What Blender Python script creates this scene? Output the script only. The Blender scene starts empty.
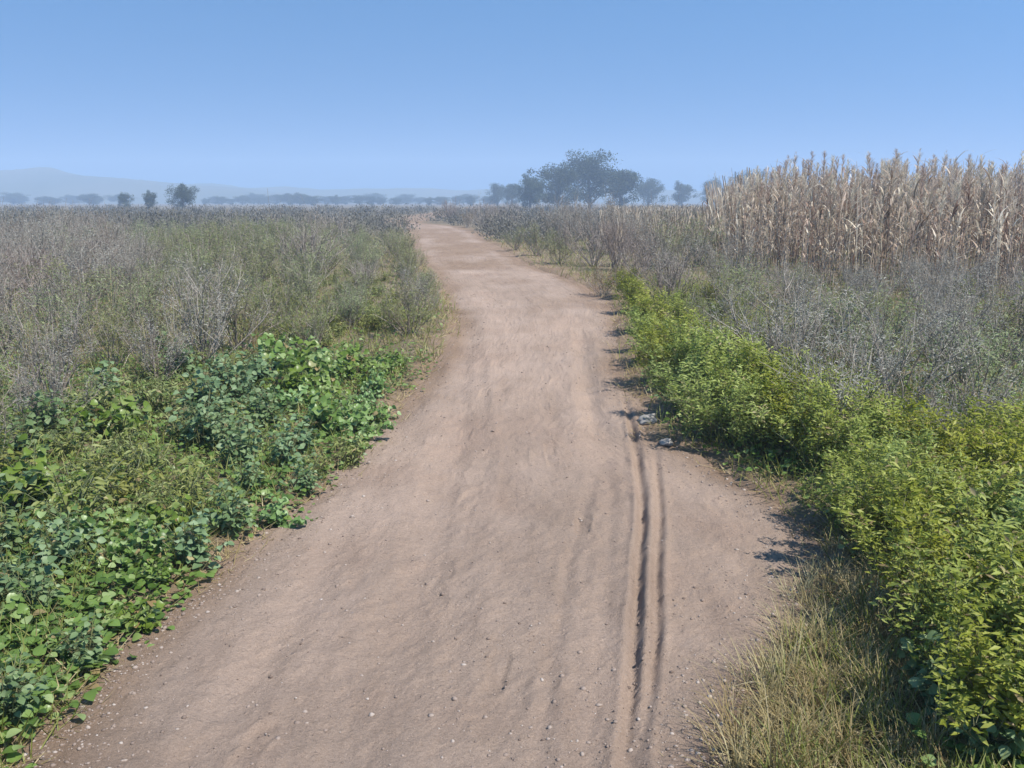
import bpy, math, random
import numpy as np
from mathutils import Vector

RS = np.random.RandomState
random.seed(4)
sc = bpy.context.scene
COL = sc.collection
R = math.radians

# ------------------------------------------------------------------ camera model
H, FPX, HORIZ = 1.62, 887.0, 201.0
PITCH = math.atan((384 - HORIZ) / FPX)

def at(px, py, z=0.0):
    """ground point (height z) seen at a pixel of the photograph"""
    u, v = (px - 512) / FPX, (384 - py) / FPX
    dy = math.cos(PITCH) + v * math.sin(PITCH)
    dz = -math.sin(PITCH) + v * math.cos(PITCH)
    t = (z - H) / dz
    return u * t, dy * t

def col_x(px, Y):
    """x of picture column px on the ground at distance Y"""
    dep = Y * math.cos(PITCH) + H * math.sin(PITCH)
    return (px - 512) / FPX * dep

# ------------------------------------------------------------------ noise
def _h(ix, iy, s):
    n = (ix.astype(np.int64) * 374761393 + iy.astype(np.int64) * 668265263 + s * 974711) & 0x7fffffff
    n = ((n ^ (n >> 13)) * 1274126177) & 0x7fffffff
    return ((n ^ (n >> 16)) & 0xffff) / 65535.0

def vnoise(x, y, s=0):
    x, y = np.asarray(x, float), np.asarray(y, float)
    ix, iy = np.floor(x), np.floor(y)
    fx, fy = x - ix, y - iy
    fx, fy = fx * fx * (3 - 2 * fx), fy * fy * (3 - 2 * fy)
    a = _h(ix, iy, s); b = _h(ix + 1, iy, s); c = _h(ix, iy + 1, s); d = _h(ix + 1, iy + 1, s)
    return (a * (1 - fx) + b * fx) * (1 - fy) + (c * (1 - fx) + d * fx) * fy - 0.5

def fbm(x, y, s=0, o=4):
    v, a = 0, 1.0
    for k in range(o):
        v = v + a * vnoise(np.asarray(x) * 2 ** k + 17.3 * k, np.asarray(y) * 2 ** k - 9.1 * k, s + k)
        a *= 0.5
    return v

def sstep(a, b, x):
    t = np.clip((x - a) / (b - a), 0, 1)
    return t * t * (3 - 2 * t)

# ------------------------------------------------------------------ path outline
LEFT_PX = [(40, 768), (130, 672), (205, 605), (265, 550), (325, 497), (375, 450), (410, 408), (438, 372), (458, 338), (462, 312), (440, 282), (415, 258), (414, 242), (417, 232), (402, 225.5), (372, 222)]
RIGHT_PX = [(715, 768), (765, 690), (800, 610), (806, 545), (765, 500), (695, 470), (652, 440), (624, 400), (611, 350), (606, 300), (566, 280), (525, 265), (505, 252), (486, 242), (473, 233), (452, 226.5), (414, 223)]
_l = sorted([at(*p)[::-1] for p in LEFT_PX]); _r = sorted([at(*p)[::-1] for p in RIGHT_PX])
_lY, _lX = [p[0] for p in _l], [p[1] for p in _l]
_rY, _rX = [p[0] for p in _r], [p[1] for p in _r]
def XL(Y):
    return np.interp(Y, _lY, _lX) + 0.10 * fbm(np.asarray(Y) * 1.6, 3.1, 50, 3)
def XR(Y):
    return np.interp(Y, _rY, _rX) + 0.12 * fbm(np.asarray(Y) * 1.5, 8.7, 60, 3)

def base_z(x, y):
    r = np.hypot(x, y)
    far = sstep(20, 80, r)
    return 0.05 * fbm(np.asarray(x) * 0.55, np.asarray(y) * 0.45, 1, 3) * (1 - far) + 0.0 * far

def out_d(x, y):
    """signed distance outside the path (negative inside)"""
    return np.maximum(XL(y) - x, x - XR(y))

def ground_z(x, y):
    d = out_d(x, y)
    r = np.hypot(x, y)
    near = 1 - sstep(25, 60, r)
    z = base_z(x, y) + near * (0.05 * sstep(-0.02, 0.25, d) - 0.11 * sstep(0.10, -0.28, d))
    z = z + near * (0.045 * fbm(x * 3.1, y * 3.1, 9, 3)) * sstep(-0.1, 0.15, d)
    return z

# ------------------------------------------------------------------ mesh building
def make_mesh(name, V, F, mat, rnd=None, smooth=False):
    V = np.asarray(V, np.float32); me = bpy.data.meshes.new(name)
    groups = F if isinstance(F, list) else [F]
    groups = [np.asarray(g, np.int32) for g in groups if len(g)]
    loops = np.concatenate([g.ravel() for g in groups])
    tot = np.concatenate([np.full(len(g), g.shape[1], np.int32) for g in groups])
    st = np.concatenate([[0], np.cumsum(tot)[:-1]]).astype(np.int32)
    me.vertices.add(len(V)); me.vertices.foreach_set('co', V.ravel())
    me.loops.add(len(loops)); me.loops.foreach_set('vertex_index', loops)
    me.polygons.add(len(tot)); me.polygons.foreach_set('loop_start', st); me.polygons.foreach_set('loop_total', tot)
    if smooth:
        me.polygons.foreach_set('use_smooth', np.ones(len(tot), bool))
    if rnd is not None:
        at_ = me.attributes.new('tone', 'FLOAT', 'POINT'); at_.data.foreach_set('value', np.asarray(rnd, np.float32))
    me.update(calc_edges=True); me.validate()
    me.materials.append(mat)
    return me

def link(name, me, parent=None):
    o = bpy.data.objects.new(name, me); COL.objects.link(o)
    if parent: o.parent = parent
    return o

def empty(name, loc=(0, 0, 0)):
    o = bpy.data.objects.new(name, None); COL.objects.link(o); o.location = loc; o.empty_display_size = .1
    return o

def tag(o, label=None, cat=None, group=None, kind=None):
    for k, v in (('label', label), ('category', cat), ('group', group), ('kind', kind)):
        if v: o[k] = v
    return o

class MB:
    """collects quads and triangles with a tone value for each vertex"""
    def __init__(s): s.V, s.F3, s.F4, s.T, s.n = [], [], [], [], 0
    def add(s, V, F, tone):
        V = np.asarray(V, float); F = np.asarray(F)
        s.V.append(V); (s.F3 if F.shape[1] == 3 else s.F4).append(F + s.n)
        s.T.append(np.broadcast_to(np.asarray(tone, float), (len(V),))); s.n += len(V)
    def tube(s, P, rad, n=5, tone=.5):
        P = np.asarray(P, float); m = len(P); rad = np.broadcast_to(np.asarray(rad, float), (m,))
        T = np.gradient(P, axis=0); T /= np.linalg.norm(T, axis=1)[:, None] + 1e-9
        ref = np.where(np.abs(T[:, 2:3]) > .9, np.array([[1., 0, 0]]), np.array([[0, 0, 1.]]))
        A = np.cross(T, ref); A /= np.linalg.norm(A, axis=1)[:, None] + 1e-9
        B = np.cross(T, A)
        an = np.arange(n) * 2 * math.pi / n
        V = P[:, None] + rad[:, None, None] * (np.cos(an)[None, :, None] * A[:, None] + np.sin(an)[None, :, None] * B[:, None])
        i = np.arange(m - 1)[:, None] * n; j = np.arange(n)[None]; k = (j + 1) % n
        F = np.stack([i + j, i + k, i + n + k, i + n + j], -1).reshape(-1, 4)
        s.add(V.reshape(-1, 3), F, tone)
    def leaves(s, tv, tf, pos, yd, zd, wid, lon, tone):
        yd = yd / (np.linalg.norm(yd, axis=1)[:, None] + 1e-9)
        xd = np.cross(yd, zd); xd /= np.linalg.norm(xd, axis=1)[:, None] + 1e-9
        zd = np.cross(xd, yd)
        V = pos[:, None] + tv[None, :, 0:1] * (wid[:, None, None] * xd[:, None]) + tv[None, :, 1:2] * (lon[:, None, None] * yd[:, None]) + tv[None, :, 2:3] * (wid[:, None, None] * zd[:, None])
        k = len(tv); F = (tf[None] + (np.arange(len(pos)) * k)[:, None, None]).reshape(-1, tf.shape[1])
        s.add(V.reshape(-1, 3), F, np.repeat(tone, k))
    def mesh(s, name, mat, smooth=False):
        return make_mesh(name, np.concatenate(s.V), [np.concatenate(x) for x in (s.F3, s.F4) if x], mat, np.concatenate(s.T), smooth)

def leaf_template(prof, curl=.25, fold=.25):
    """prof: [(t along, half width)] -> folded, drooping blade, 2 quads per step"""
    V = []
    for t, w in prof:
        z = -curl * t * t
        V += [(-w, t, z + fold * w), (0, t, z), (w, t, z + fold * w)]
    F = []
    for i in range(len(prof) - 1):
        a = 3 * i
        F += [(a, a + 1, a + 4, a + 3), (a + 1, a + 2, a + 5, a + 4)]
    return np.array(V, float), np.array(F)

BROAD = leaf_template([(0, .06), (.16, .36), (.4, .52), (.65, .46), (.85, .26), (1, .03)], .35, .3)
ROUND = leaf_template([(0, .12), (.06, .46), (.3, .62), (.6, .6), (.85, .38), (1, .1)], .42, .4)
LANCE = leaf_template([(0, .03), (.25, .17), (.55, .17), (1, .01)], .35, .5)
SMALL = leaf_template([(0, .04), (.45, .3), (1, .03)], .3, .4)
BLADE = leaf_template([(0, .5), (.3, .5), (.65, .4), (1, .03)], .0, .3)
QUAD = (np.array([(-.5, 0, 0), (.5, 0, 0), (.35, 1, -.15), (-.35, 1, -.15)], float), np.array([(0, 1, 2, 3)]))

# ------------------------------------------------------------------ materials
def nodes(name):
    m = bpy.data.materials.new(name); m.use_nodes = True
    nt = m.node_tree; nt.nodes.clear()
    out = nt.nodes.new('ShaderNodeOutputMaterial')
    return m, nt, out

def ramp(nt, fac, stops):
    r = nt.nodes.new('ShaderNodeValToRGB'); e = r.color_ramp.elements
    while len(e) < len(stops): e.new(.5)
    for k, (p, c) in enumerate(stops): e[k].position = p; e[k].color = (*c, 1)
    nt.links.new(fac, r.inputs[0]); return r.outputs[0]

def math_node(nt, op, a, b=0.0, c=None):
    n = nt.nodes.new('ShaderNodeMath'); n.operation = op
    for i, v in enumerate((a, b) if c is None else (a, b, c)):
        if isinstance(v, (int, float)): n.inputs[i].default_value = v
        else: nt.links.new(v, n.inputs[i])
    return n.outputs[0]

def mixc(nt, fac, a, b, mode='MIX'):
    n = nt.nodes.new('ShaderNodeMix'); n.data_type = 'RGBA'; n.blend_type = mode
    for i, v in ((0, fac), (6, a), (7, b)):
        if isinstance(v, (int, float)): n.inputs[i].default_value = v
        elif isinstance(v, tuple): n.inputs[i].default_value = (*v, 1)
        else: nt.links.new(v, n.inputs[i])
    return n.outputs[2]

def noise(nt, scale, detail=5, rough=.55, vec=None, dist=0.0):
    n = nt.nodes.new('ShaderNodeTexNoise'); n.inputs['Scale'].default_value = scale
    n.inputs['Detail'].default_value = detail; n.inputs['Roughness'].default_value = rough; n.inputs['Distortion'].default_value = dist
    if vec is not None: nt.links.new(vec, n.inputs['Vector'])
    return n.outputs['Fac']

def leaf_mat(name, c0, c1, c2, transl=.3, rough=.5, vary=.5, spec=.35, dead=None):
    """c0..c2 the dull, usual and bright leaf colours; the tone differs from leaf to leaf and from plant to plant"""
    m, nt, out = nodes(name)
    a = nt.nodes.new('ShaderNodeAttribute'); a.attribute_name = 'tone'
    oi = nt.nodes.new('ShaderNodeObjectInfo')
    col = ramp(nt, a.outputs['Fac'], [(0, c0), (.5, c1), (.94, c2)] + ([(.97, dead)] if dead else []))
    hs = nt.nodes.new('ShaderNodeHueSaturation')
    nt.links.new(math_node(nt, 'MULTIPLY_ADD', oi.outputs['Random'], .05 * vary, .5 - .025 * vary), hs.inputs['Hue'])
    nt.links.new(math_node(nt, 'MULTIPLY_ADD', oi.outputs['Random'], .45 * vary, 1 - .22 * vary), hs.inputs['Value'])
    nt.links.new(math_node(nt, 'MULTIPLY_ADD', oi.outputs['Random'], -.35 * vary, 1 + .17 * vary), hs.inputs['Saturation'])
    nt.links.new(col, hs.inputs['Color'])
    p = nt.nodes.new('ShaderNodeBsdfPrincipled'); p.inputs['Roughness'].default_value = rough
    p.inputs['Specular IOR Level'].default_value = spec
    nt.links.new(hs.outputs[0], p.inputs['Base Color'])
    if transl:
        t = nt.nodes.new('ShaderNodeBsdfTranslucent'); nt.links.new(hs.outputs[0], t.inputs['Color'])
        mx = nt.nodes.new('ShaderNodeMixShader'); mx.inputs[0].default_value = transl
        nt.links.new(p.outputs[0], mx.inputs[1]); nt.links.new(t.outputs[0], mx.inputs[2]); nt.links.new(mx.outputs[0], out.inputs[0])
    else:
        nt.links.new(p.outputs[0], out.inputs[0])
    return m

M = {}
M['weed'] = leaf_mat('broad_green_leaf', (.075, .140, .028), (.180, .285, .070), (.360, .450, .200), .42, .36, .8, dead=(.34, .27, .13))
M['blueweed'] = leaf_mat('blue_green_leaf', (.075, .125, .050), (.150, .230, .095), (.270, .345, .180), .35, .5, .6, dead=(.34, .27, .13))
M['yellowweed'] = leaf_mat('yellow_green_leaf', (.110, .135, .028), (.210, .240, .060), (.340, .360, .140), .38, .5, .7, dead=(.34, .27, .13))
M['bush'] = leaf_mat('bush_leaf', (.150, .190, .032), (.325, .375, .062), (.440, .470, .130), .47, .5, .7, dead=(.34, .27, .13))
M['sage'] = leaf_mat('sage_leaf', (.150, .152, .124), (.262, .258, .218), (.385, .372, .322), .3, .7, .7, .2)
M['olive'] = leaf_mat('olive_leaf', (.120, .145, .058), (.215, .248, .105), (.330, .350, .180), .38, .6, .7, .2)
M['farscrub'] = leaf_mat('far_scrub_leaf', (.105, .098, .078), (.185, .175, .145), (.270, .255, .220), .25, .8, .5, .1)
M['mauve'] = leaf_mat('faded_mauve_leaf', (.180, .150, .138), (.280, .240, .220), (.395, .345, .315), .2, .8, .7, .1)
M['rust'] = leaf_mat('rusty_leaf', (.110, .065, .025), (.190, .125, .045), (.270, .190, .080), .25, .6, .6, .2)
M['dryleaf'] = leaf_mat('dry_straw', (.210, .170, .075), (.370, .310, .150), (.520, .450, .270), .35, .65, .8, .2)
M['reed'] = leaf_mat('dry_reed', (.150, .104, .072), (.390, .300, .212), (.640, .545, .430), .3, .6, 1., .25)
M['twig'] = leaf_mat('grey_twig', (.150, .122, .098), (.250, .212, .178), (.380, .335, .285), 0, .85, .6, .1)
M['stem'] = leaf_mat('green_stem', (.075, .095, .035), (.130, .145, .060), (.200, .200, .110), 0, .6, .6, .2)
M['tree'] = leaf_mat('far_tree_leaf', (.030, .042, .022), (.052, .068, .034), (.085, .105, .052), .2, .6, .6, .2)
M['bark'] = leaf_mat('bark', (.075, .060, .048), (.120, .100, .082), (.17, .145, .12), 0, .9, .4, .1)

def soil_material(name, path):
    m, nt, out = nodes(name)
    tc = nt.nodes.new('ShaderNodeTexCoord'); P = tc.outputs['Object']
    mp = nt.nodes.new('ShaderNodeMapping'); mp.inputs['Scale'].default_value = (1, .22, 1); nt.links.new(P, mp.inputs[0])
    big = noise(nt, .9, 5, .6, P, .4); mid = noise(nt, 6, 6, .65, P, .3); fine = noise(nt, 70, 8, .8, P); streak = noise(nt, 5, 5, .6, mp.outputs[0], .3)
    if path:
        c = ramp(nt, big, [(.32, (.288, .213, .164)), (.5, (.308, .233, .181)), (.68, (.332, .255, .203))])
        c2 = ramp(nt, streak, [(.3, (.72, .70, .68)), (.52, (1, 1, 1)), (.72, (1.12, 1.10, 1.08))])
        c = mixc(nt, .5, c, c2, 'MULTIPLY')
        a = nt.nodes.new('ShaderNodeAttribute'); a.attribute_name = 'tone'
        c = mixc(nt, 1.0, c, ramp(nt, a.outputs['Fac'], [(0, (.80, .75, .68)), (.5, (1, 1, 1)), (1, (1.14, 1.13, 1.13))]), 'MULTIPLY')
    else:
        c = ramp(nt, big, [(.3, (.110, .085, .058)), (.5, (.180, .142, .100)), (.7, (.250, .205, .145))])
        c = mixc(nt, ramp(nt, mid, [(.5, (0, 0, 0)), (.68, (1, 1, 1))]), c, (.105, .110, .055))
        a = nt.nodes.new('ShaderNodeAttribute'); a.attribute_name = 'tone'
        c = mixc(nt, a.outputs['Fac'], c, ramp(nt, big, [(.3, (.200, .135, .088)), (.7, (.275, .200, .140))]))
    c3 = ramp(nt, fine, [(.25, (.62, .61, .60)), (.5, (1, 1, 1)), (.8, (1.25, 1.24, 1.23))])
    c = mixc(nt, .85, c, c3, 'MULTIPLY')
    grit = noise(nt, 260, 3, .8, P)
    c = mixc(nt, .8, c, ramp(nt, grit, [(.3, (.66, .64, .62)), (.5, (1, 1, 1)), (.7, (1.28, 1.27, 1.26))]), 'MULTIPLY')
    vo = nt.nodes.new('ShaderNodeTexVoronoi'); vo.inputs['Scale'].default_value = 38; nt.links.new(P, vo.inputs['Vector'])
    peb = ramp(nt, vo.outputs['Distance'], [(.0, (1, 1, 1)), (.2, (.4, .4, .4)), (.38, (0, 0, 0))])
    spot = math_node(nt, 'GREATER_THAN', noise(nt, 9, 3, .5, P), .56)
    hgt = math_node(nt, 'ADD', math_node(nt, 'MULTIPLY', mid, .9), math_node(nt, 'MULTIPLY', fine, .8))
    hgt = math_node(nt, 'ADD', hgt, math_node(nt, 'MULTIPLY', math_node(nt, 'MULTIPLY', peb, spot), .35))
    b = nt.nodes.new('ShaderNodeBump'); b.inputs['Strength'].default_value = .9; b.inputs['Distance'].default_value = .02
    nt.links.new(hgt, b.inputs['Height'])
    p = nt.nodes.new('ShaderNodeBsdfPrincipled'); p.inputs['Roughness'].default_value = .95; p.inputs['Specular IOR Level'].default_value = .1
    nt.links.new(c, p.inputs['Base Color']); nt.links.new(b.outputs[0], p.inputs['Normal']); nt.links.new(p.outputs[0], out.inputs[0])
    return m
M['path'] = soil_material('packed_dirt', True)
M['soil'] = soil_material('scrub_soil', False)

def plain(name, c0, c1, scale=4, rough=.9):
    m, nt, out = nodes(name)
    tc = nt.nodes.new('ShaderNodeTexCoord')
    c = ramp(nt, noise(nt, scale, 6, .6, tc.outputs['Object']), [(.3, c0), (.7, c1)])
    p = nt.nodes.new('ShaderNodeBsdfPrincipled'); p.inputs['Roughness'].default_value = rough; p.inputs['Specular IOR Level'].default_value = .2
    nt.links.new(c, p.inputs['Base Color']); nt.links.new(p.outputs[0], out.inputs[0])
    return m
M['rock'] = plain('pale_stone', (.20, .185, .17), (.34, .32, .29), 14)
M['gravel'] = leaf_mat('gravel_stone', (.14, .105, .085), (.25, .195, .16), (.36, .31, .27), 0, .95, 0, .1)
M['hill'] = plain('hill_scrub', (.07, .085, .05), (.13, .125, .085), .012)
M['wood'] = plain('weathered_wood', (.05, .045, .04), (.10, .09, .08), 3)

# ------------------------------------------------------------------ ground, path, hills
def grid(name, X, Y, Z, mat, smooth=True, tone=None):
    r, c = X.shape
    V = np.stack([X, Y, Z], -1).reshape(-1, 3)
    i = np.arange(r - 1)[:, None] * c; j = np.arange(c - 1)[None]
    F = np.stack([i + j, i + j + 1, i + c + j + 1, i + c + j], -1).reshape(-1, 4)
    o = link(name, make_mesh(name, V, F, mat, tone, smooth)); tag(o, kind='structure'); return o

rows = [-1000, -600, -300, -100, -40, -15, -6, -3]
y = -2.0
while y < 990: rows.append(y); y += max(.05, .012 * abs(y))
rows.append(1000.); rows = np.array(rows)
t = np.linspace(-1, 1, 361); tt = np.sign(t) * (0.12 * np.abs(t) + .88 * np.abs(t) ** 2.2)
W = np.maximum(7, np.abs(rows) * 1.0)
X = tt[None] * W[:, None]; Y = np.repeat(rows[:, None], len(t), 1)
X[:7] = np.linspace(-1, 1, len(t))[None] * 1000
bare = np.clip(1.15 - out_d(X, Y) / (.30 + .6 * sstep(6, 25, Y)) + .9 * fbm(X * 4, Y * 4, 44, 3), 0, 1)
grid('ground', X, Y, ground_z(X, Y), M['soil'], True, bare.ravel())

# tyre grooves and worn streaks: (pixel polyline, depth, width)
GROOVES = [
    ([(626, 400), (636, 440), (642, 500), (640, 560), (636, 640), (626, 768)], .029, .022),
    ([(655, 450), (660, 520), (658, 600), (652, 680), (640, 768)], .021, .019),
    ([(596, 470), (582, 520), (568, 580), (556, 650), (540, 768)], .008, .030),
    ([(604, 440), (612, 520), (606, 600), (590, 768)], .005, .035),
    ([(470, 330), (462, 420), (440, 520), (410, 620), (350, 768)], .018, .11),
    ([(480, 350), (486, 450), (470, 560), (452, 650), (430, 768)], .008, .05),
    ([(350, 520), (310, 590), (255, 680), (190, 768)], .014, .07),
    ([(580, 330), (590, 400), (600, 440)], .02, .08),
]
GR = []
for P, d, w in GROOVES:
    g = sorted(at(*p)[::-1] for p in P)
    GR.append((np.array([a[0] for a in g]), np.array([a[1] for a in g]), d, w))

STEPS = []
_rf = RS(12)
for k in range(30):                     # boot prints of two walkers
    lane, yy_ = k % 2, 2.2 + (k // 2) * .66 + .2 * (k % 2)
    mid = -.28 if k % 4 < 2 else .12
    STEPS.append((float(XL(np.array(yy_)) * .5 + XR(np.array(yy_)) * .5) + mid * .9 + (.09 if (k // 2) % 2 else -.09) + _rf.normal() * .03, yy_ + _rf.normal() * .05, _rf.normal() * .12, _rf.uniform(.003, .008)))
def path_z(x, y):
    d = out_d(x, y)
    z = base_z(x, y) + 0.012
    near = 1 - sstep(18, 45, y)
    for k, (gy, gx, dep, w) in enumerate(GR):
        c = np.interp(y, gy, gx) + .014 * fbm(y * 1.6, k * 5.0, 70 + k, 3)
        m = sstep(gy[0] - .3, gy[0] + .25, y) * (1 - sstep(gy[-1] - .8, gy[-1] + .3, y))
        if gy[0] < 2.9: m = 1 - sstep(gy[-1] - .8, gy[-1] + .3, y)
        q = (x - c) / w * (1 - .2 * fbm(y * 4, x * 8, 33, 2))
        br = .78 + .45 * np.clip(vnoise(y * 2.6, k * 3.7, 30) + .5 + .5 * vnoise(y * 9, k * 5.1, 31), 0, 1)
        tread = 1 + .16 * np.tanh(2 * np.sin(y * 2 * math.pi / .05 + q * 1.6)) * (k < 4)
        z = z - dep * m * br * tread * np.exp(-q * q) + dep * .42 * m * br * np.exp(-((np.abs(q) - 1.9) / .8) ** 2)
    z = z + near * (.018 * fbm(x * 2.6, y * 1.5, 3, 3) + .010 * fbm(x * 9, y * 6.5, 4, 3) + .008 * np.clip(fbm(x * 24, y * 22, 5, 2), 0, 1) * 2 + .004 * fbm(x * 55, y * 48, 6, 2))
    for fx_, fy_, fa, fl in STEPS:
        dx, dy = x - fx_, y - fy_
        u = dx * math.cos(fa) + dy * math.sin(fa); v = -dx * math.sin(fa) + dy * math.cos(fa)
        wv = .042 * (1 - .25 * np.exp(-((v + .02) / .05) ** 2))
        ins = sstep(1.25, .8, (np.abs(u) / wv) ** 2.5 + (np.abs(v) / .14) ** 4)
        z = z - fl * ins * (1 + .35 * np.sin(v * 330)) + fl * .6 * np.exp(-((np.hypot(u / wv, v / .14) - 1.25) / .18) ** 2)
    edge = .05 * fbm(x * 7, y * 7, 8, 3)
    z = z - .16 * sstep(.10, .30, d + edge)
    return z

py = [1.0]
while py[-1] < 66: py.append(py[-1] + max(.018, .0022 * py[-1] ** 1.75))
py = np.array(py)
s = np.linspace(0, 1, 300)
PX = (XL(py) - .3)[:, None] * (1 - s) + (XR(py) + .3)[:, None] * s
PY = np.repeat(py[:, None], len(s), 1)
PD = out_d(PX, PY)
lane = .55 + .9 * fbm(PX * 1.1, PY * .35, 20, 4) - .5 * np.exp(-np.clip(-PD, 0, 9) / .12) + .25 * np.exp(-((PD + .45) / .25) ** 2)
grid('dirt_path', PX, PY, path_z(PX, PY), M['path'], True, np.clip(lane - .45 * sstep(10, 28, PY), 0, 1).ravel())

# hills far behind the fields
for k, (yd, x0, x1, hgt, sd) in enumerate([(680, -620, 60, 29, 11), (820, -640, 640, 19, 12)]):
    hx = np.linspace(x0, x1, 160); hy = np.linspace(-1, 1, 24)
    HX, HYr = np.meshgrid(hx, hy)
    f = sstep(0, .12, (HX - x0) / (x1 - x0)) * (1 - sstep(.25, 1, (HX - x0) / (x1 - x0)) * (1. if k == 0 else .5))
    HZ = -2 + (hgt * f * (.85 + .45 * fbm(HX / 75, HYr * 1.2, sd, 5))) * np.clip(1 - HYr ** 2, 0, 1) ** .7
    grid('hills', HX, yd + HYr * 90, HZ, M['hill'])

# ------------------------------------------------------------------ plant prototypes (meshes shared by copies)
def arc(p0, az, L, lean, droop, n=6, rs=None, wob=.03):
    """polyline leaving p0, leaning out along az, bending down by droop"""
    P = [np.array(p0, float)]; th = lean
    for i in range(n):
        d = np.array([math.sin(th) * math.cos(az), math.sin(th) * math.sin(az), math.cos(th)])
        P.append(P[-1] + d * L / n); th += droop / n
        if rs is not None: az += rs.normal() * wob * 4
    return np.array(P)

def sample(P, f):
    i = np.clip(f * (len(P) - 1), 0, len(P) - 1.001); k = i.astype(int); a = (i - k)[:, None]
    return P[k] * (1 - a) + P[k + 1] * a, P[k + 1] - P[k]

def weed_proto(seed, stems, L, lean, leaf, lw, tmpl, nleaf, matl, droop=.7, up=.55):
    """leafy herb: arching stems from one root, leaves on them"""
    rs = RS(seed); S, Lf = MB(), MB()
    for k in range(stems):
        az = k * 2.4 + rs.uniform(-.5, .5); l = L * rs.uniform(.55, 1.1)
        P = arc((rs.normal() * .02, rs.normal() * .02, -.03), az, l, abs(rs.normal(0, 1)) * lean + .05, rs.uniform(.3, 1) * droop, 7, rs)
        S.tube(P, np.linspace(.0045, .0018, len(P)), 5, rs.uniform(.2, .8))
        n = max(3, int(nleaf / stems * rs.uniform(.7, 1.3)))
        f = rs.uniform(.12, 1, n) ** .8
        pos, tan = sample(P, f)
        an = rs.uniform(0, 6.283, n)
        out = np.stack([np.cos(an), np.sin(an), rs.uniform(-.2, .8, n)], 1)
        pet = rs.uniform(.2, .8, n)[:, None] * leaf
        base = pos + out * pet
        for a, b in zip(pos[::1], base[::1]): S.tube([a, (a + b) / 2 + [0, 0, .004], b], .0012, 3, .6)
        zd = np.stack([rs.normal(0, .6, n), rs.normal(0, .6, n), np.ones(n)], 1)
        yd = out + rs.normal(0, .3, (n, 3)); yd[:, 2] = yd[:, 2] * .3 - rs.uniform(-.1, .35, n)
        sz = leaf * rs.uniform(.55, 1.25, n) * (1.1 - .35 * f)
        Lf.leaves(*tmpl, base, yd, zd, sz * lw, sz, np.clip(rs.normal(.5, .24, n), 0, 1))
    return S.mesh('weed_stem', M['stem'], True), Lf.mesh('weed_foliage', matl, True)

def shrub_proto(seed, Rr, Hh, nb, nleaf, leaf, lw, tmpl, matl, twigmat, open_=.5, spike=0.0, patch=.6):
    """woody shrub: branches forking up and out, leaves in clumps round the twig ends"""
    rs = RS(seed); B, Lf = MB(), MB(); tips = []
    for k in range(nb):
        az = k * 2.4 + rs.uniform(-.4, .4); ln = Hh * rs.uniform(.7, 1.1) * 1.1
        lean = rs.uniform(.1, 1.0) * math.atan2(Rr, Hh * .7)
        P = arc((rs.normal() * .04, rs.normal() * .04, -.05), az, ln, lean, rs.uniform(-.2, .5), 6, rs, .05)
        B.tube(P, np.linspace(.011, .003, len(P)) * Hh, 5, rs.uniform(0, 1))
        for j in range(rs.randint(4, 7)):
            q, _ = sample(P, np.array([rs.uniform(.3, .98)]))
            P2 = arc(q[0], az + rs.uniform(-1.6, 1.6), Hh * rs.uniform(.2, .45), rs.uniform(.1, 1.1), rs.uniform(-.6, .3), 4, rs, .07)
            B.tube(P2, np.linspace(.005, .0018, len(P2)) * Hh, 4, rs.uniform(0, 1))
            tips.append((P2, rs.uniform(0, 1)))
            for i2 in range(2):
                q2, _ = sample(P2, np.array([rs.uniform(.3, .95)]))
                P3 = arc(q2[0], rs.uniform(0, 6.28), Hh * rs.uniform(.1, .25), rs.uniform(0, .9), rs.uniform(-.5, .3), 3, rs, .07)
                B.tube(P3, np.linspace(.0028, .0012, len(P3)) * Hh, 3, rs.uniform(0, 1))
                tips.append((P3, rs.uniform(0, 1)))
    per = nleaf // len(tips)
    for P, tn in tips:
        n = max(2, int(per * rs.uniform(.3, 1.7)))
        pos, tan = sample(P, rs.uniform(.1, 1, n))
        pos = pos + rs.normal(0, 1, (n, 3)) * Hh * .035 * open_
        az = rs.uniform(0, 6.28, n)
        yd = np.stack([np.cos(az), np.sin(az), rs.uniform(-.35, .75, n)], 1) + tan / (np.linalg.norm(tan, axis=1)[:, None] + 1e-9) * .25
        outw = pos * [1, 1, .25]; outw = outw / (np.linalg.norm(outw, axis=1)[:, None] + .05)
        zd = outw * .9 + np.stack([rs.normal(0, .4, n), rs.normal(0, .4, n), np.full(n, .8)], 1)
        sz = leaf * rs.uniform(.5, 1.3, n)
        Lf.leaves(*tmpl, pos, yd, zd, sz * lw, sz, np.clip(rs.normal(.5, .2, n) + (tn - .5) * patch, 0, 1))
    if spike:
        for k in range(int(12 * spike)):
            P, _ = tips[rs.randint(len(tips))]
            P4 = arc(P[-1], rs.uniform(0, 6.28), Hh * rs.uniform(.15, .4), rs.uniform(0, .4), .2, 4, rs, .03)
            B.tube(P4, .0018, 3, rs.uniform(.4, 1))
    return B.mesh('shrub_branches', twigmat, True), Lf.mesh('shrub_foliage', matl, False)

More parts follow.
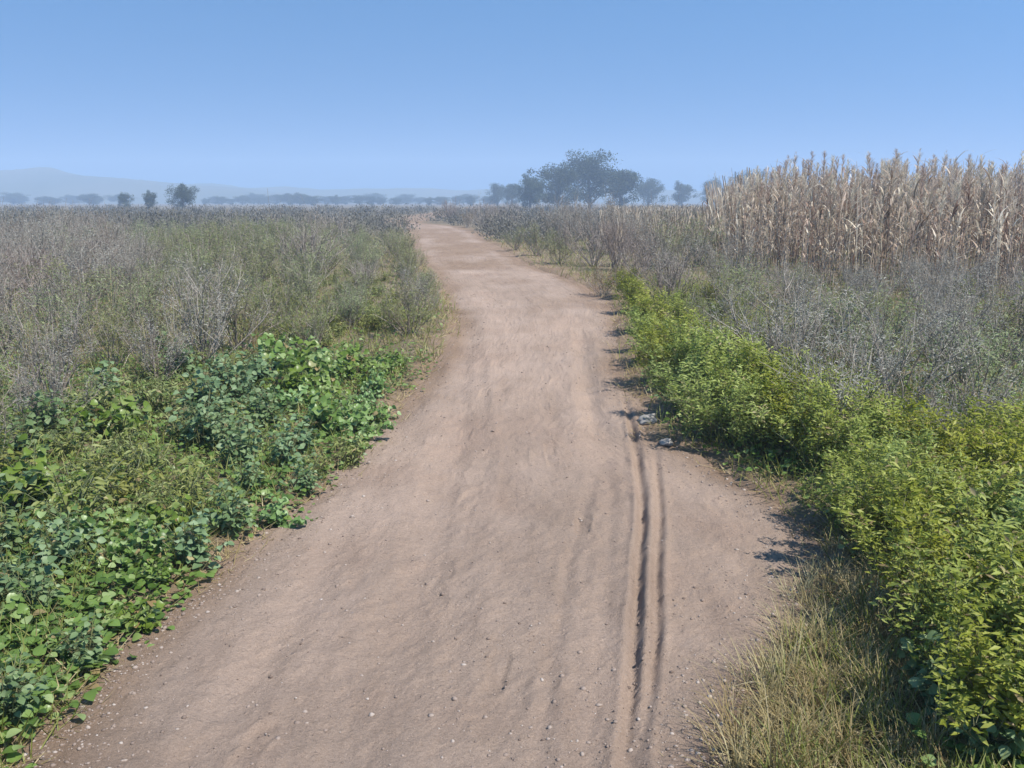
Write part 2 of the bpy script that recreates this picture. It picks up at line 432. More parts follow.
def tuft_proto(seed, n, L, mat, wd=.004, lean=.7, name='tuft_blades'):
    rs = RS(seed); Bm = MB()
    for k in range(n):
        P = arc((rs.normal() * .022, rs.normal() * .022, -.02), rs.uniform(0, 6.28), L * rs.uniform(.4, 1.1), abs(rs.normal(0, lean)) * .7, rs.uniform(.2, 1.3), 5, rs, .03)
        T = np.gradient(P, axis=0); sd = np.cross(T, [0, 0, 1.]) + rs.normal(0, .002, 3); sd /= np.linalg.norm(sd, axis=1)[:, None] + 1e-9
        w = (np.linspace(1, .1, len(P)) * wd * rs.uniform(.6, 1.3))[:, None]
        V = np.stack([P - sd * w, P + sd * w], 1).reshape(-1, 3)
        i = np.arange(len(P) - 1)[:, None] * 2
        Bm.add(V, np.concatenate([i, i + 1, i + 3, i + 2], 1), np.clip(rs.normal(.5, .25), 0, 1))
    return (Bm.mesh(name, mat, True),)

def reed_proto(seed, culms, Hh, spread=.22, plume=True):
    """clump of dry reeds; each culm, its blades and its plume become parts"""
    rs = RS(seed); parts = []
    for k in range(culms):
        C, Lf, Pl = MB(), MB(), MB(); h = Hh * rs.uniform(.72, 1.1); tone = rs.uniform(.15, .95)
        bx, by = rs.normal(0, spread, 2)
        P = arc((bx, by, -.05), rs.uniform(0, 6.28), h, abs(rs.normal(0, .07)), rs.uniform(0, .16), 9, rs, .02)
        C.tube(P, np.linspace(.012, .005, len(P)), 5, tone)
        for j in range(rs.randint(6, 11)):
            f = rs.uniform(.12, .95); q, tn = sample(P, np.array([f]))
            Q = arc(q[0], rs.uniform(0, 6.28), h * rs.uniform(.14, .3), rs.uniform(.25, .8), rs.uniform(.6, 2.4), 6, rs, .05)
            T = np.gradient(Q, axis=0); sd = np.cross(T, [0, 0, 1.]); sd /= np.linalg.norm(sd, axis=1)[:, None] + 1e-9
            w = (np.array([.7, 1, 1, .85, .6, .35, .05])[:len(Q)] * rs.uniform(.011, .022))[:, None]
            V = np.stack([Q - sd * w, Q + sd * w], 1).reshape(-1, 3); i = np.arange(len(Q) - 1)[:, None] * 2
            Lf.add(V, np.concatenate([i, i + 1, i + 3, i + 2], 1), np.clip(tone + rs.normal(0, .22), 0, 1))
        it = [('culm', C.mesh('reed_culm', M['reed'], True)), ('blades', Lf.mesh('reed_blades', M['reed'], True))]
        if plume and rs.uniform() < .7:
            n = 90; f = rs.uniform(0, 1, n)
            pos, tn = sample(P[-3:], .35 + .65 * f); pos = pos + np.array([0, 0, 1.]) * (f * .10 * Hh * .5)[:, None]
            az = rs.uniform(0, 6.28, n); yd = np.stack([np.cos(az), np.sin(az), rs.uniform(.8, 2.6, n)], 1)
            ln = (.05 + .09 * np.sin(np.clip(f, .05, .98) * math.pi)) * rs.uniform(.6, 1.2, n)
            Pl.leaves(*QUAD, pos, yd, np.stack([rs.normal(0, 1, n), rs.normal(0, 1, n), rs.normal(0, 1, n)], 1), np.full(n, .008), ln, np.clip(rs.normal(tone * .35 + .62, .14, n), 0, 1))
            it.append(('plume', Pl.mesh('reed_plume', M['reed'])))
        parts.append(it)
    return parts

def tree_proto(seed, Hh, Wd, low=.25):
    rs = RS(seed); T, C = MB(), MB()
    P = arc((0, 0, -.2), rs.uniform(0, 6.28), Hh * .7, .04, .12, 7, rs, .02)
    T.tube(P, np.linspace(.035, .010, len(P)) * Hh, 8, .5)
    cl = []
    for k in range(26):
        f = rs.uniform(low, 1); q, _ = sample(P, np.array([f])); az = k * 2.4 + rs.uniform(-.4, .4)
        L = Wd * .5 * rs.uniform(.5, 1.1) * math.sin(math.pi * min(.92, .25 + .6 * f))
        B = arc(q[0], az, L * 1.15, rs.uniform(.5, 1.25), rs.uniform(-.7, .2), 5, rs, .05)
        T.tube(B, np.linspace(.010, .003, len(B)) * Hh, 5, .5)
        for j in range(4):
            q2, _ = sample(B, np.array([rs.uniform(.4, 1)])); cl.append((q2[0] + rs.normal(0, 1, 3) * Wd * .05, Wd * rs.uniform(.06, .14)))
    for k in range(10):
        q2, _ = sample(P, np.array([rs.uniform(.75, 1)])); cl.append((q2[0] + rs.normal(0, 1, 3) * Wd * .07 + [0, 0, Hh * .08], Wd * rs.uniform(.07, .13)))
    for c, r in cl:
        n = 95; d = rs.normal(0, 1, (n, 3)); d /= np.linalg.norm(d, axis=1)[:, None]
        pos = c + d * (r * rs.uniform(.3, 1.15, n))[:, None] * [1, 1, .75]
        sz = Hh * rs.uniform(.018, .042, n)
        C.leaves(*SMALL, pos, d + rs.normal(0, .6, (n, 3)), d + rs.normal(0, .7, (n, 3)) + [0, 0, .5], sz * .9, sz, np.clip(rs.normal(.5, .2) + rs.normal(0, .18, n), 0, 1))
    return T.mesh('tree_trunk', M['bark'], True), C.mesh('tree_crown', M['tree'])

# ------------------------------------------------------------------ placing things
def thing(name, parts, x, y, scale=1.0, rot=None, label=None, cat=None, group=None, z=None, sz=None, tilt=0):
    """parts: [(part name, mesh)] under one empty standing on the ground"""
    if z is None: z = float(ground_z(np.array(x), np.array(y)))
    o = empty(name, (x, y, z))
    o.rotation_euler = (random.uniform(-tilt, tilt), random.uniform(-tilt, tilt), random.uniform(0, 6.283) if rot is None else rot)
    o.scale = (scale, scale, scale * (sz or 1))
    for pn, me in parts:
        if isinstance(me, tuple):
            c = link(pn, me[0], o)
            for sn, sm in me[1:]: link(sn, sm, c)
        else: link(pn, me, o)
    return tag(o, label, cat, group)

ORD = 'first second third fourth fifth sixth seventh eighth ninth tenth eleventh twelfth thirteenth fourteenth fifteenth sixteenth seventeenth eighteenth nineteenth twentieth'.split()

PROTO = {}
sf = lambda t: [('stem', t[0]), ('foliage', t[1])]
bf = lambda t: [('branches', t[0]), ('foliage', t[1])]
PROTO['mallow'] = [sf(weed_proto(100 + k, 11 + k % 4, .40, .55, .058, 1.0, ROUND, 210, M['weed'])) for k in range(5)]
PROTO['nettle'] = [sf(weed_proto(120 + k, 15, .42, .45, .062, .8, BROAD, 230, M['blueweed'], .5)) for k in range(4)]
PROTO['yellow'] = [sf(weed_proto(140 + k, 17, .40, .5, .062, .9, LANCE, 240, M['yellowweed'], .6)) for k in range(4)]
PROTO['bush'] = [bf(shrub_proto(200 + k, .55, .55, 22, 4200, .042, .62, SMALL, M['bush'], M['stem'], 1.2, .0, .7)) for k in range(5)]
PROTO['sage'] = [bf(shrub_proto(220 + k, .60, .80, 18, 3000, .034, .38, SMALL, M['sage'], M['twig'], 1.2, 1.5)) for k in range(5)]
PROTO['olive'] = [bf(shrub_proto(240 + k, .60, .65, 18, 3000, .036, .42, SMALL, M['olive'], M['twig'], 1.2, 1.0)) for k in range(4)]
PROTO['mauve'] = [bf(shrub_proto(260 + k, .60, .85, 24, 1700, .030, .32, SMALL, M['mauve'], M['twig'], 1.2, 2.5)) for k in range(4)]
PROTO['rust'] = [bf(shrub_proto(280 + k, .45, .6, 16, 1800, .036, .4, SMALL, M['rust'], M['twig'], 1.2, 1.5)) for k in range(2)]
PROTO['straw'] = [[('blades', tuft_proto(300 + k, 60, .26, M['dryleaf'], .0026, .9)[0])] for k in range(4)]
PROTO['stalk'] = [[('blades', tuft_proto(320 + k, 26, .95, M['dryleaf'], .0035, .22)[0])] for k in range(3)]
REEDS = [reed_proto(400 + k, 7, 2.55) for k in range(8)]
TREES = [tree_proto(500 + k, 10, 9 + k % 3 * 2, .06) for k in range(5)]

def reed(x, y, scale, label, group):
    z = float(ground_z(np.array(x), np.array(y)))
    o = empty('reed_clump', (x, y, z)); o.rotation_euler.z = random.uniform(0, 6.28); o.scale = (scale,) * 3
    for it in random.choice(REEDS):
        c = link(it[0][0], it[0][1], o)
        for n, me in it[1:]: link(n, me, c)
    return tag(o, label, 'reeds', group)

NAMES = {'mallow': ('leafy_weed', 'weed'), 'nettle': ('leafy_weed', 'weed'), 'yellow': ('leafy_weed', 'weed'), 'bush': ('green_bush', 'bush'),
         'sage': ('grey_shrub', 'shrub'), 'olive': ('olive_shrub', 'shrub'), 'mauve': ('dry_shrub', 'shrub'), 'rust': ('rusty_shrub', 'shrub'),
         'straw': ('dry_grass_tuft', 'grass tuft'), 'stalk': ('dry_stalk_tuft', 'dry stalks')}
LOOK = {'mallow': 'bright green round-leaved weed', 'nettle': 'blue-green leafy weed', 'yellow': 'yellow-green narrow-leaved weed', 'bush': 'yellow-green bush',
        'sage': 'pale grey shrub', 'olive': 'olive green shrub', 'mauve': 'bare mauve-grey shrub', 'rust': 'rusty brown shrub', 'straw': 'straw-coloured grass tuft', 'stalk': 'tuft of tall dry stalks'}
COUNTER = {}
def plant(kind, x, y, scale=1.0, label=None, group=None, sz=None):
    n, c = NAMES[kind]
    return thing(n, random.choice(PROTO[kind]), x, y, scale, None, label, c, group, None, sz, .08)

rs = RS(77)
# --- left edge: rows of leafy weeds along the path, counted away from the camera
def weed_kind(px, py):
    if 200 < px < 270 and 340 < py < 450: return 'nettle'
    if 200 < px < 310 and 450 < py < 510: return 'nettle'
    if px < 110 and py > 600: return 'nettle' if rs.uniform() < .75 else 'mallow'
    if 250 < px and py < 450: return 'mallow'
    if px < 200 and 460 < py < 600: return rs.choice(['yellow', 'mallow', 'yellow', 'mallow', 'nettle'])
    return rs.choice(['mallow', 'mallow', 'yellow', 'nettle'])
def to_px(x, y, z=0.):
    dep = y * math.cos(PITCH) - (z - H) * math.sin(PITCH); v = y * math.sin(PITCH) + (z - H) * math.cos(PITCH)
    return 512 + FPX * x / dep, 384 - FPX * v / dep

for row in range(7):
    n = 0; yy = 2.15 + .13 * (row % 2)
    off0 = .10 + row * .33
    while yy < 8.6:
        x = float(XL(np.array(yy))) - off0 - rs.uniform(-.09, .12); y = yy + rs.uniform(-.09, .09)
        yy += (.25 + .03 * row) * rs.uniform(.8, 1.25) * (1 + .05 * yy)
        x -= .42 * float(sstep(6.0, 8.2, y))
        px, py = to_px(x, y)
        if px < -90: continue
        k = weed_kind(px, py)
        if row > 3 and y > 6.2: k = 'yellow' if rs.uniform() < .5 else 'nettle'
        s_ = (.55 + .10 * min(row, 3)) * rs.uniform(.75, 1.25) * (1.25 if k == 'mallow' and y > 5 else 1.0)
        where = 'on the left path edge' if row == 0 else f'in {ORD[row]} row left of the path'
        plant(k, x, y, s_, f'{LOOK[k]}, {ORD[n] if n < 20 else "last"} from the camera {where}' if n < 20 else f'{LOOK[k]} at the far end {where}', 'leafy weeds beside the path')
        n += 1

for i in range(60):
    px_, py_ = rs.uniform(250, 418), rs.uniform(275, 352)
    x, y = at(px_, py_)
    if float(out_d(np.array(x), np.array(y))) < .12: continue
    plant('yellow', x, y, rs.uniform(.6, .95), 'low yellow-green weed in the grassy strip left of the path behind the leafy weeds', 'weeds of the grassy strip')

# --- left field: scrub in rows going back
def scrub_kind(px, py, side):
    u = rs.uniform()
    if side < 0:
        if py > 320: return 'olive' if u < .65 else ('sage' if u < .95 else 'mauve')
        if px > 150: return 'olive' if u < (.9 if py > 245 else .45) else ('sage' if u < .93 else 'mauve')
        return 'sage' if u < .62 else ('mauve' if u < .8 else 'olive')
    return 'sage' if u < .5 else ('olive' if u < .85 else 'mauve')
row, yy = 0, 5.0
while yy < 34:
    n = 0; step = .62 + .022 * yy
    x = float(XL(np.array(yy))) - (2.2 if yy < 8.4 else .55) - (.9 if 8.4 < yy < 9.5 else 0)
    while True:
        X_, Y_ = x + rs.uniform(-.15, .15), yy + rs.uniform(-.3, .3)
        px, py = to_px(X_, Y_)
        if px < -70: break
        k = scrub_kind(px, py, -1)
        s_ = rs.uniform(.75, 1.15) * (.72 if yy < 8 else 1.0 if yy < 16 else 1.2)
        if px > 330: s_ *= .75
        plant(k, X_, Y_, s_, f'{LOOK[k]}, {ORD[min(n, 19)]} out from the path in the {ORD[row]} row of left-hand scrub', 'scrub shrubs left of the path')
        n += 1; x -= step * rs.uniform(.85, 1.2)
    row += 1; yy += step * 1.45
    if row > 19: break
LEFT_END = yy

# --- right edge: bright green bushes along the path
EDGE = [(632, 300, .75), (640, 318, .8), (650, 338, .8), (648, 356, .7), (668, 372, .85), (662, 392, .75), (690, 402, .9), (684, 424, .75), (722, 426, .95), (716, 450, .75), (752, 446, .85), (757, 466, .7), (792, 468, .75), (822, 488, .8)]
for i, (px, py, s_) in enumerate(EDGE):
    x, y = at(px, py); plant('bush', x - .02 - .012 * max(y - 5, 0) + .1 * s_, y + .12, s_ * 1.0, f'bright yellow-green bush, {ORD[len(EDGE) - 1 - i]} from the camera along the right path edge', 'bright bushes along the right path edge')
for i, (px, py, s_) in enumerate([(655, 300, .6), (680, 306, .6), (704, 312, .6), (672, 326, .65), (700, 334, .65), (728, 330, .6), (690, 356, .7), (718, 362, .7), (746, 358, .65), (712, 388, .7), (742, 392, .7), (770, 388, .65), (750, 420, .7), (778, 424, .7), (806, 420, .65), (800, 448, .7), (832, 452, .7)]):
    x, y = at(px, py); plant('bush', x + .1, y + .1, s_, 'low yellow-green bush behind the bushes edging the path, before the grey scrub', 'low bushes behind the right path edge')
BIG = [(860, 505, .95), (920, 500, 1.05), (985, 490, 1.05), (1040, 480, 1.1), (850, 545, .85), (905, 548, 1.0), (970, 545, 1.05), (1035, 540, 1.1), (870, 590, .8), (930, 600, 1.0), (1000, 600, 1.05), (1060, 600, 1.1),
       (940, 655, .9), (1010, 665, 1.0), (1080, 660, 1.0), (965, 715, .85), (1035, 735, .95), (1000, 790, .9), (1100, 770, 1.0)]
for i, (px, py, s_) in enumerate(BIG):
    x, y = at(px, py); plant('bush', x + .08, y + .1, s_ * (.74 if i < 8 else .84), f'leafy green bush in the right-hand thicket, {ORD[(i if i < 12 else i - 12 if i < 15 else i - 15) % 4]} across in its {ORD[i // 4 if i < 12 else 3 if i < 15 else 4]} row', 'green bushes of the right-hand thicket')
for i, (px, py) in enumerate([(1000, 742), (1040, 708), (978, 700), (950, 738), (1035, 760), (1075, 735), (985, 775), (930, 712)]):
    x, y = at(px, py); plant('nettle', x, y, .68, f'dark blue-green leafy weed low before the right-hand thicket, {ORD[i]} of eight', 'blue-green weeds before the thicket')

# --- right scrub: grey shrubs between thicket and reeds
row, yy = 0, 5.5
while yy < 14.5:
    n = 0; step = .60 + .02 * yy
    x = max(float(XR(np.array(yy))) + 1.1, col_x(850 if yy < 6.4 else 800 if yy < 7.5 else 772 if yy < 9 else 735 if yy < 12 else 650, yy))
    while True:
        X_, Y_ = x + rs.uniform(-.15, .15), yy + rs.uniform(-.25, .25)
        px, py = to_px(X_, Y_)
        if px > 1095: break
        k = scrub_kind(px, py, 1)
        plant(k, X_, Y_, rs.uniform(.85, 1.2) * (.75 if yy < 6.4 else .92 if yy < 9 else .72 if px > 740 else 1.0), f'{LOOK[k]}, {ORD[min(n, 19)]} out from the path in the {ORD[row]} row of right-hand scrub', 'scrub shrubs right of the path')
        n += 1; x += step * rs.uniform(.85, 1.2)
    row += 1; yy += step * 1.4
for i, (px, py, k, s_) in enumerate([(592, 296, 'rust', .8), (612, 292, 'rust', .7), (530, 258, 'olive', 1.2), (552, 266, 'olive', 1.0), (510, 252, 'olive', 1.0), (585, 268, 'mauve', 1.2), (606, 272, 'mauve', 1.2), (628, 280, 'mauve', 1.0), (640, 268, 'sage', 1.5), (660, 270, 'olive', 1.5), (690, 268, 'olive', 1.5), (560, 250, 'sage', 1.5), (590, 252, 'sage', 1.7), (616, 256, 'sage', 1.7), (545, 243, 'sage', 1.6), (572, 240, 'mauve', 1.8)]):
    x, y = at(px, py)
    plant(k, x + .2, y, s_, ['rusty brown low shrub leaning over the path bend, nearer of two', 'rusty brown low shrub behind its twin at the path bend', 'olive shrub on the inner path bend, middle of three', 'olive shrub at the inner path bend, nearest of three', 'olive shrub at the inner path bend, farthest of three',
        'bare mauve shrub just beyond the rusty pair, closest to the path', 'bare mauve shrub just beyond the rusty pair, middle one', 'bare mauve shrub just beyond the rusty pair, farthest from the path', 'pale grey shrub before the reed bed, beside the green edge bushes', 'olive shrub before the reed bed, closer to the path of two', 'olive shrub before the reed bed, farther from the path of two',
        'pale grey shrub on the bend before the far tree, closest to path', 'pale grey shrub on the bend before the far tree, second from path', 'pale grey shrub on the bend before the far tree, third from path', 'pale grey shrub farthest along the path on its bend', 'bare mauve shrub farthest along the path on its bend'][i], 'shrubs at the path bend')

for i in range(26):
    px_, py_ = rs.uniform(405, 515), rs.uniform(212, 236)
    x, y = at(px_, py_)
    if float(out_d(np.array(x), np.array(y))) < .7: continue
    plant('mauve' if i % 3 else 'rust', x, y, rs.uniform(1.1, 1.7), 'brown leafless shrub closing off the far end of the path', 'brown shrubs where the path vanishes')

# --- reeds
n = 0
RB = []
for k in range(2000):
    px = rs.uniform(712, 1110); Yb = rs.uniform(14.0, 27)
    lo = np.interp(px, [712, 745, 810, 900, 1110], [25, 20, 17, 15, 13.5])
    if Yb < lo: continue
    x = col_x(px, Yb)
    if all((x - a) ** 2 + (Yb - b) ** 2 > .62 ** 2 for a, b in RB): RB.append((x, Yb))
RB.sort(key=lambda p: p[1])
RB = RB[:150]
for i, (x, y) in enumerate(RB):
    s_ = (.745 + .019 * (y - 14)) * rs.uniform(.88, 1.12) * (1 - .22 * float(sstep(790, 715, to_px(x, y)[0])))
    lab = 'dry tan reed clump in the front of the tall reed bed' if y < 18 else 'dry tan reed clump inside the tall reed bed behind its front'
    reed(x, y, s_, lab, 'reed clumps in the front of the bed' if y < 18 else 'reed clumps inside the bed')

# --- dry stalks in the left scrub, straw tufts on the right shoulder
for i, (px, py) in enumerate([(160, 335), (178, 322), (205, 330), (150, 372), (62, 350), (95, 365), (120, 330), (240, 318), (30, 372), (255, 345), (180, 365), (290, 325), (20, 330), (215, 300), (330, 300)]):
    x, y = at(px, py + 12); plant('stalk', x, y, rs.uniform(.75, 1.05), f'{LOOK["stalk"]} among the left-hand grey scrub, {ORD[i]} by nearness', 'dry stalks in the grey scrub')
SH = []
for k in range(900):
    px, py = rs.uniform(720, 935), rs.uniform(590, 800)
    x, y = at(px, py); d = float(out_d(np.array(x), np.array(y)))
    if d < .02 - .10 * rs.uniform() or d > .75: continue
    if all((x - a) ** 2 + (y - b) ** 2 > .10 ** 2 for a, b in SH): SH.append((x, y))
SH = sorted(SH, key=lambda p: p[1])
for i, (x, y) in enumerate(SH):
    plant('straw', x, y, rs.uniform(.6, 1.0), f'straw-coloured grass tuft on the right shoulder of the path, {"nearer" if y < 2.9 else "farther"} half', 'straw tufts ' + ('near' if y < 2.9 else 'far'))

# ------------------------------------------------------------------ stuff nobody could count
def ground_pts(n, f, seed):
    r = RS(seed); P = []
    while len(P) < n:
        px = r.uniform(-60, 1085, 4000); y = 2.0 * (40 / 2.0) ** r.uniform(0, 1, 4000)
        x = (px - 512) / FPX * (y * math.cos(PITCH) + H * math.sin(PITCH))
        k = r.uniform(0, 1, 4000) < f(x, y)
        P += list(zip(x[k], y[k]))
    P = np.array(P[:n]); return P[:, 0], P[:, 1], ground_z(P[:, 0], P[:, 1]), r

# low green leaves under the weeds
def dens(x, y):
    d = out_d(x, y); q = sstep(.0, .3, d + .3 * fbm(x * 2, y * 2, 90, 3))
    px = 512 + FPX * x / (y * math.cos(PITCH) + H * math.sin(PITCH))
    l = (x < 0) * np.where(y < 9, 1.0, .35 * (y < 22)) * q
    rgt = (x > 0) * (y < 14) * q * sstep(.55, .95, d + (y > 3.6) * .5)
    return np.clip(l + rgt, 0, 1)
x, y, z, r = ground_pts(32000, dens, 5)
n = len(x); b = MB(); az = r.uniform(0, 6.28, n)
sz = r.uniform(.018, .05, n)
b.leaves(*BROAD, np.stack([x, y, z + r.uniform(0, .07, n)], 1), np.stack([np.cos(az), np.sin(az), r.uniform(-.1, .6, n)], 1), np.stack([r.normal(0, .4, n), r.normal(0, .4, n), np.ones(n)], 1), sz * .9, sz, np.clip(r.normal(.45, .25, n), 0, 1))
tag(link('ground_cover', b.mesh('ground_cover', M['weed'], True)), 'low green leaves covering the soil between the weeds', 'ground cover', kind='stuff')

def blades(name, n, f, seed, L, wd, mat, label, lie=.9):
    x, y, z, r = ground_pts(n, f, seed); az = r.uniform(0, 6.28, n); b = MB()
    ln = L * r.uniform(.4, 1.2, n) * np.clip(.8 + .04 * y, .8, 2); up = np.abs(r.normal(0, lie, n)) + .05
    b.leaves(*BLADE, np.stack([x, y, z], 1), np.stack([np.cos(az), np.sin(az), up], 1), np.stack([r.normal(0, .3, n), r.normal(0, .3, n), np.ones(n)], 1), wd * (1 + .08 * y), ln, np.clip(r.normal(.5, .25, n), 0, 1))
    tag(link(name, b.mesh(name, mat, True)), label, 'grass', kind='stuff')
def d_dry(x, y):
    d = out_d(x, y); q = sstep(-.12, .12, d + .25 * fbm(x * 2.5, y * 2.5, 91, 3))
    near = np.where(x < 0, np.exp(-np.clip(d, 0, 9) * 3), np.where(y < 4.2, 1.0, .35)) * (y < 9)
    near = np.maximum(near, (y > 6) * (y < 26) * (x < 0) * (d < .9) * .95)
    return np.maximum(q * np.clip(near + .5 * (y > 7), 0, 1), .012 * (d < 0))
blades('dry_grass', 52000, d_dry, 6, .12, .0035, M['dryleaf'], 'dry straw lying on the soil beside the path', .5)
def d_green(x, y):
    d = out_d(x, y); q = sstep(.05, .35, d + .3 * fbm(x * 2, y * 2, 92, 3))
    return q * np.where(y < 14, .9, .6)
blades('green_grass', 45000, d_green, 7, .16, .004, M['yellowweed'], 'thin green grass growing through the weeds and scrub', 1.4)

# gravel on the path
def d_gr(x, y):
    d = out_d(x, y); return np.where(d < .12, np.clip(.05 + .5 * np.clip(fbm(x * 1.3, y * .8, 66, 3), 0, 1) + np.exp(-np.abs(d) * 9), 0, 1), 0) * (y < 16)
x, y, z, r = ground_pts(9000, d_gr, 8)
z = np.maximum(path_z(x, y), ground_z(x, y))
ICO_V = np.array([(0, 0, 1), (.9, 0, .4), (.28, .85, .4), (-.72, .53, .4), (-.72, -.53, .4), (.28, -.85, .4), (.72, .53, -.4), (-.28, .85, -.4), (-.9, 0, -.4), (-.28, -.85, -.4), (.72, -.53, -.4), (0, 0, -1)], float)
ICO_F = np.array([(0, 1, 2), (0, 2, 3), (0, 3, 4), (0, 4, 5), (0, 5, 1), (1, 6, 2), (2, 7, 3), (3, 8, 4), (4, 9, 5), (5, 10, 1), (2, 6, 7), (3, 7, 8), (4, 8, 9), (5, 9, 10), (1, 10, 6), (6, 11, 7), (7, 11, 8), (8, 11, 9), (9, 11, 10), (10, 11, 6)])
b = MB()
for i in range(len(x)):
    s_ = .0024 * min(3.2, math.exp(r.normal(0, .6))) * (1 + .05 * y[i])
    b.add(ICO_V * r.uniform(.75, 1.25, (12, 1)) * s_ * np.array([r.uniform(.8, 1.4), r.uniform(.8, 1.4), r.uniform(.5, .9)]) + [x[i], y[i], z[i] + s_ * .1], ICO_F, np.clip(r.normal(.45, .25), 0, 1))
tag(link('gravel', b.mesh('gravel', M['gravel'], False)), 'small stones and clods strewn over the dirt path', 'gravel', kind='stuff')

# a few larger stones
def stone(px, py, size, label, seed):
    import bmesh
    x, y = at(px, py); bm = bmesh.new(); bmesh.ops.create_icosphere(bm, subdivisions=3, radius=1); r = RS(seed)
    for v in bm.verts:
        c = v.co; k = 1 + .9 * float(fbm(np.array(c.x * 1.3 + seed), np.array(c.y * 1.3 + c.z * 1.7), seed, 3))
        v.co = Vector((c.x * k * 1.2, c.y * k, c.z * k * .6)) * size
    me = bpy.data.meshes.new('stone'); bm.to_mesh(me); bm.free(); me.materials.append(M['rock'])
    for p in me.polygons: p.use_smooth = True
    o = link('stone', me); z = max(float(path_z(np.array(x), np.array(y))), float(ground_z(np.array(x), np.array(y))))
    o.location = (x, y, z + size * .02); o.rotation_euler.z = seed; tag(o, label, 'stone', 'stones beside the path')
stone(648, 424, .085, 'pale grey stone at the right path edge beside the bright bushes', 1)
stone(668, 446, .05, 'small pale stone just before the larger edge stone', 2)

# far scrub, one mass from the end of the counted rows to the fields
b = MB(); r = RS(31)
def far_pts(n, y0, y1, seed):
    r = RS(seed); y = y0 * (y1 / y0) ** r.uniform(0, 1, n); px = r.uniform(-80, 1100, n)
    x = (px - 512) / FPX * (y * math.cos(PITCH) + H * math.sin(PITCH)); d = out_d(x, y)
    k = (d > .5) & ((x < XL(y)) | (y > 24)); return x[k], y[k]
fx, fy = far_pts(1500, LEFT_END - 1, 150, 32)
for X_, Y_ in zip(fx, fy):
    hh = r.uniform(.6, 1.25); n = int(np.clip(9000 / Y_, 110, 330)); d = r.normal(0, 1, (n, 3)); d[:, 2] = np.abs(d[:, 2]); d /= np.linalg.norm(d, axis=1)[:, None]
    pos = np.array([X_, Y_, 0]) + d * r.uniform(.45, 1.1, n)[:, None] * [hh * .95, hh * .95, hh]
    sz = r.uniform(.03, .07, n) * (1 + Y_ / 60)
    b.leaves(*QUAD, pos, d + r.normal(0, .6, (n, 3)) + [0, 0, .6], r.normal(0, 1, (n, 3)) + d, sz * .5, sz, np.clip(r.normal(.35, .15) + r.normal(0, .12, n), 0, 1))
tag(link('distant_scrub', b.mesh('distant_scrub', M['farscrub'])), 'distant grey scrub merging into one mass before the far trees', 'scrub', kind='stuff')
b = MB()
def blade_field(n, y0, y1, px0, px1, L, seed):
    r = RS(seed); y = y0 * (y1 / y0) ** r.uniform(0, 1, n); px = r.uniform(px0, px1, n)
    x = (px - 512) / FPX * (y * math.cos(PITCH) + H * math.sin(PITCH)); k = out_d(x, y) > .3; x, y = x[k], y[k]; n = len(x); az = r.uniform(0, 6.28, n)
    b.leaves(*QUAD, np.stack([x, y, np.zeros(n)], 1), np.stack([np.cos(az) * .25, np.sin(az) * .25, np.ones(n)], 1), r.normal(0, 1, (n, 3)), .012 * (1 + y / 15), L * r.uniform(.4, 1.1, n), np.clip(r.normal(.45, .25, n), 0, 1))
blade_field(9000, 27, 75, 716, 1110, 2.5, 41)
blade_field(9000, 26, 80, 605, 740, 1.25, 42)
tag(link('distant_reeds', b.mesh('distant_reeds', M['reed'])), 'distant dry reeds and tan grass behind the reed clumps', 'reeds', kind='stuff')

# ------------------------------------------------------------------ far trees, pole
TR = [  # column, top row, distance, proto, width factor, label
    (530, 174, 175, 0, 1.0, 'hazy tree on the near end of the tall far group, beside the path bend'),
    (558, 163, 180, 1, 1.0, 'tall hazy round tree second in the far group beyond the path'),
    (590, 154, 185, 2, 1.05, 'tallest hazy tree in the far group beyond the path'),
    (620, 164, 190, 3, 1.0, 'hazy tree just past the tallest tree of the far group'),
    (648, 178, 260, 4, 1.1, 'pale hazy tree in the far group, above the tan grass, first of three'),
    (682, 181, 280, 0, 1.1, 'pale hazy tree in the far group, above the tan grass, second of three'),
    (712, 178, 290, 1, 1.0, 'pale hazy tree in the far group, beside the reeds, third of three'),
    (498, 184, 260, 2, .9, 'small dark blue tree where the path vanishes, beside the tall far group'),
    (512, 180, 240, 3, .8, 'small dark blue tree touching the tall far group'),
    (183, 183, 140, 4, .9, 'green tree standing alone over the far left-hand scrub'),
    (150, 190, 150, 0, .9, 'smaller green tree next to the lone green one over the left-hand scrub'),
    (125, 192, 165, 1, .9, 'low faded tree beside the two green trees over the left-hand scrub'),
    (748, 172, 280, 2, 1.1, 'far hazy tree showing just over the end of the reed bed'),
]
for px, top, Yd, k, wf, lab in TR:
    hh = H + (HORIZ - top) / FPX * Yd * 1.0
    s_ = hh / 10.2
    o = thing('tree', [('trunk', TREES[k][0]), ('crown', TREES[k][1])], col_x(px, Yd), Yd, s_, None, lab, 'tree', 'far trees', 0)
    wf *= rs.uniform(1.0, 1.22); o.scale = (s_ * wf, s_ * wf, s_)
i = 0
for px in list(range(-20, 130, 15)) + list(range(205, 500, 9)):
    Yd = rs.uniform(320, 460); hh = H + (HORIZ - rs.uniform(192.5, 198)) / FPX * Yd; s_ = hh / 10.2
    o = thing('tree', [('trunk', TREES[i % 5][0]), ('crown', TREES[i % 5][1])], col_x(px + rs.uniform(-5, 5), Yd), Yd, s_, None, 'small dark tree in the low tree line on the horizon', 'tree', 'low tree line on the horizon', 0)
    o.scale = (s_ * rs.uniform(1.6, 2.8), s_ * rs.uniform(1.6, 2.8), s_); i += 1

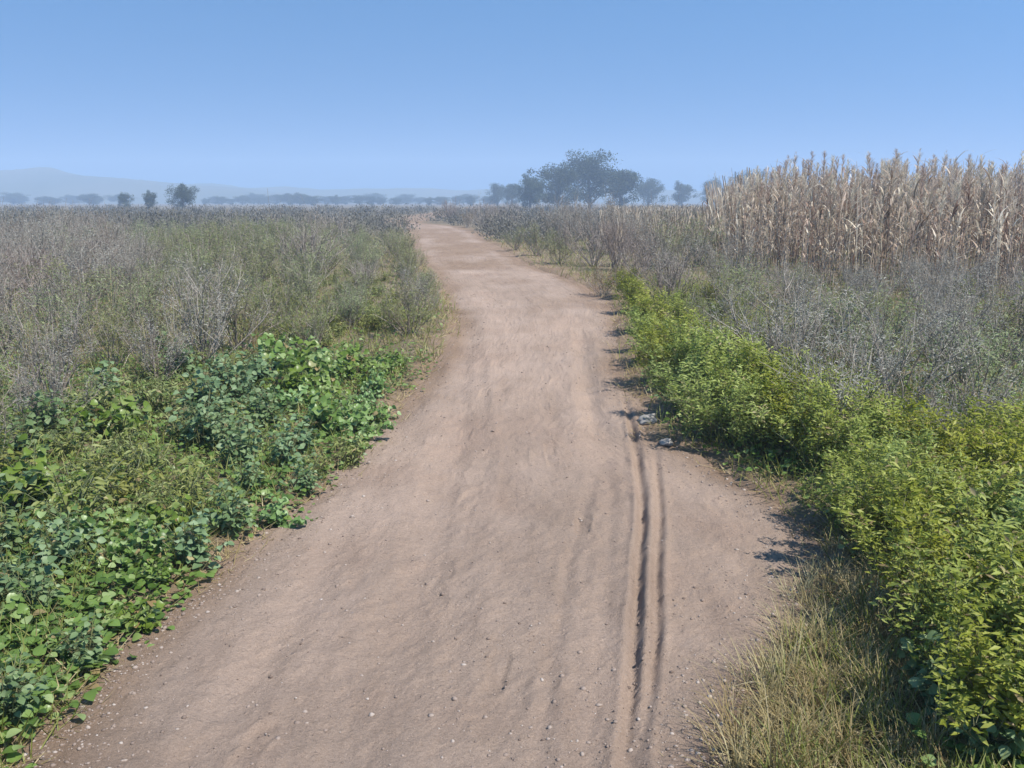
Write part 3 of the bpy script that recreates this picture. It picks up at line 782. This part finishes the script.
# ------------------------------------------------------------------ haze
m, nt, out = nodes('pale_haze')
v = nt.nodes.new('ShaderNodeVolumePrincipled'); v.inputs['Density'].default_value = .0019; v.inputs['Color'].default_value = (.56, .74, .98, 1); v.inputs['Anisotropy'].default_value = 0.0
nt.links.new(v.outputs[0], out.inputs['Volume'])
c = np.array([(x, y, z) for x in (-1010, 1010) for y in (-1010, 1010) for z in (-4, 46)], float)
F = np.array([(0, 1, 3, 2), (4, 6, 7, 5), (0, 4, 5, 1), (2, 3, 7, 6), (0, 2, 6, 4), (1, 5, 7, 3)])
hz = link('haze', make_mesh('haze', c, F, m)); tag(hz, 'thin pale blue haze over the far fields', 'haze', kind='stuff')

# ------------------------------------------------------------------ light, sky, camera
SUN_AZ, SUN_EL = R(128), R(54)          # azimuth clockwise from the view direction (+Y)
w = bpy.data.worlds.new('World'); sc.world = w; w.use_nodes = True
nt = w.node_tree; nt.nodes.clear()
sk = nt.nodes.new('ShaderNodeTexSky'); sk.sky_type = 'NISHITA'; sk.sun_disc = False
sk.sun_elevation = SUN_EL; sk.sun_rotation = SUN_AZ; sk.altitude = 1500; sk.air_density = .9; sk.dust_density = .1; sk.ozone_density = 6.0
bg = nt.nodes.new('ShaderNodeBackground'); bg.inputs[1].default_value = .105
ow = nt.nodes.new('ShaderNodeOutputWorld'); tc = nt.nodes.new('ShaderNodeTexCoord'); ad = nt.nodes.new('ShaderNodeVectorMath'); ad.operation = 'ADD'; ad.inputs[1].default_value = (0, 0, .60)
nm = nt.nodes.new('ShaderNodeVectorMath'); nm.operation = 'NORMALIZE'
nt.links.new(tc.outputs['Generated'], ad.inputs[0]); nt.links.new(ad.outputs[0], nm.inputs[0]); nt.links.new(nm.outputs[0], sk.inputs['Vector'])
hs = nt.nodes.new('ShaderNodeHueSaturation'); hs.inputs['Saturation'].default_value = 1.12; hs.inputs['Value'].default_value = 1.38; hs.inputs['Hue'].default_value = .488
nt.links.new(sk.outputs[0], hs.inputs['Color']); nt.links.new(hs.outputs[0], bg.inputs[0]); nt.links.new(bg.outputs[0], ow.inputs[0])
L = bpy.data.lights.new('sun', 'SUN'); L.energy = 4.3; L.angle = R(.5); L.color = (1, .95, .88)
lo = bpy.data.objects.new('sun', L); COL.objects.link(lo)
sd = Vector((math.sin(SUN_AZ) * math.cos(SUN_EL), math.cos(SUN_AZ) * math.cos(SUN_EL), math.sin(SUN_EL)))
lo.rotation_euler = sd.to_track_quat('Z', 'Y').to_euler()
cam = bpy.data.cameras.new('camera'); co = bpy.data.objects.new('camera', cam); COL.objects.link(co)
cam.sensor_width = 36; cam.lens = FPX / 1024 * 36; cam.clip_start = .05; cam.clip_end = 8000
co.location = (0, 0, H); co.rotation_euler = (R(90) - PITCH, 0, 0); sc.camera = co
sc.view_settings.view_transform = 'Standard'; sc.view_settings.look = 'None'; sc.view_settings.exposure = .87; sc.view_settings.gamma = 1
sc.view_settings.use_curve_mapping = False
sc.cycles.max_bounces = 6; sc.cycles.volume_bounces = 1; sc.cycles.transparent_max_bounces = 6
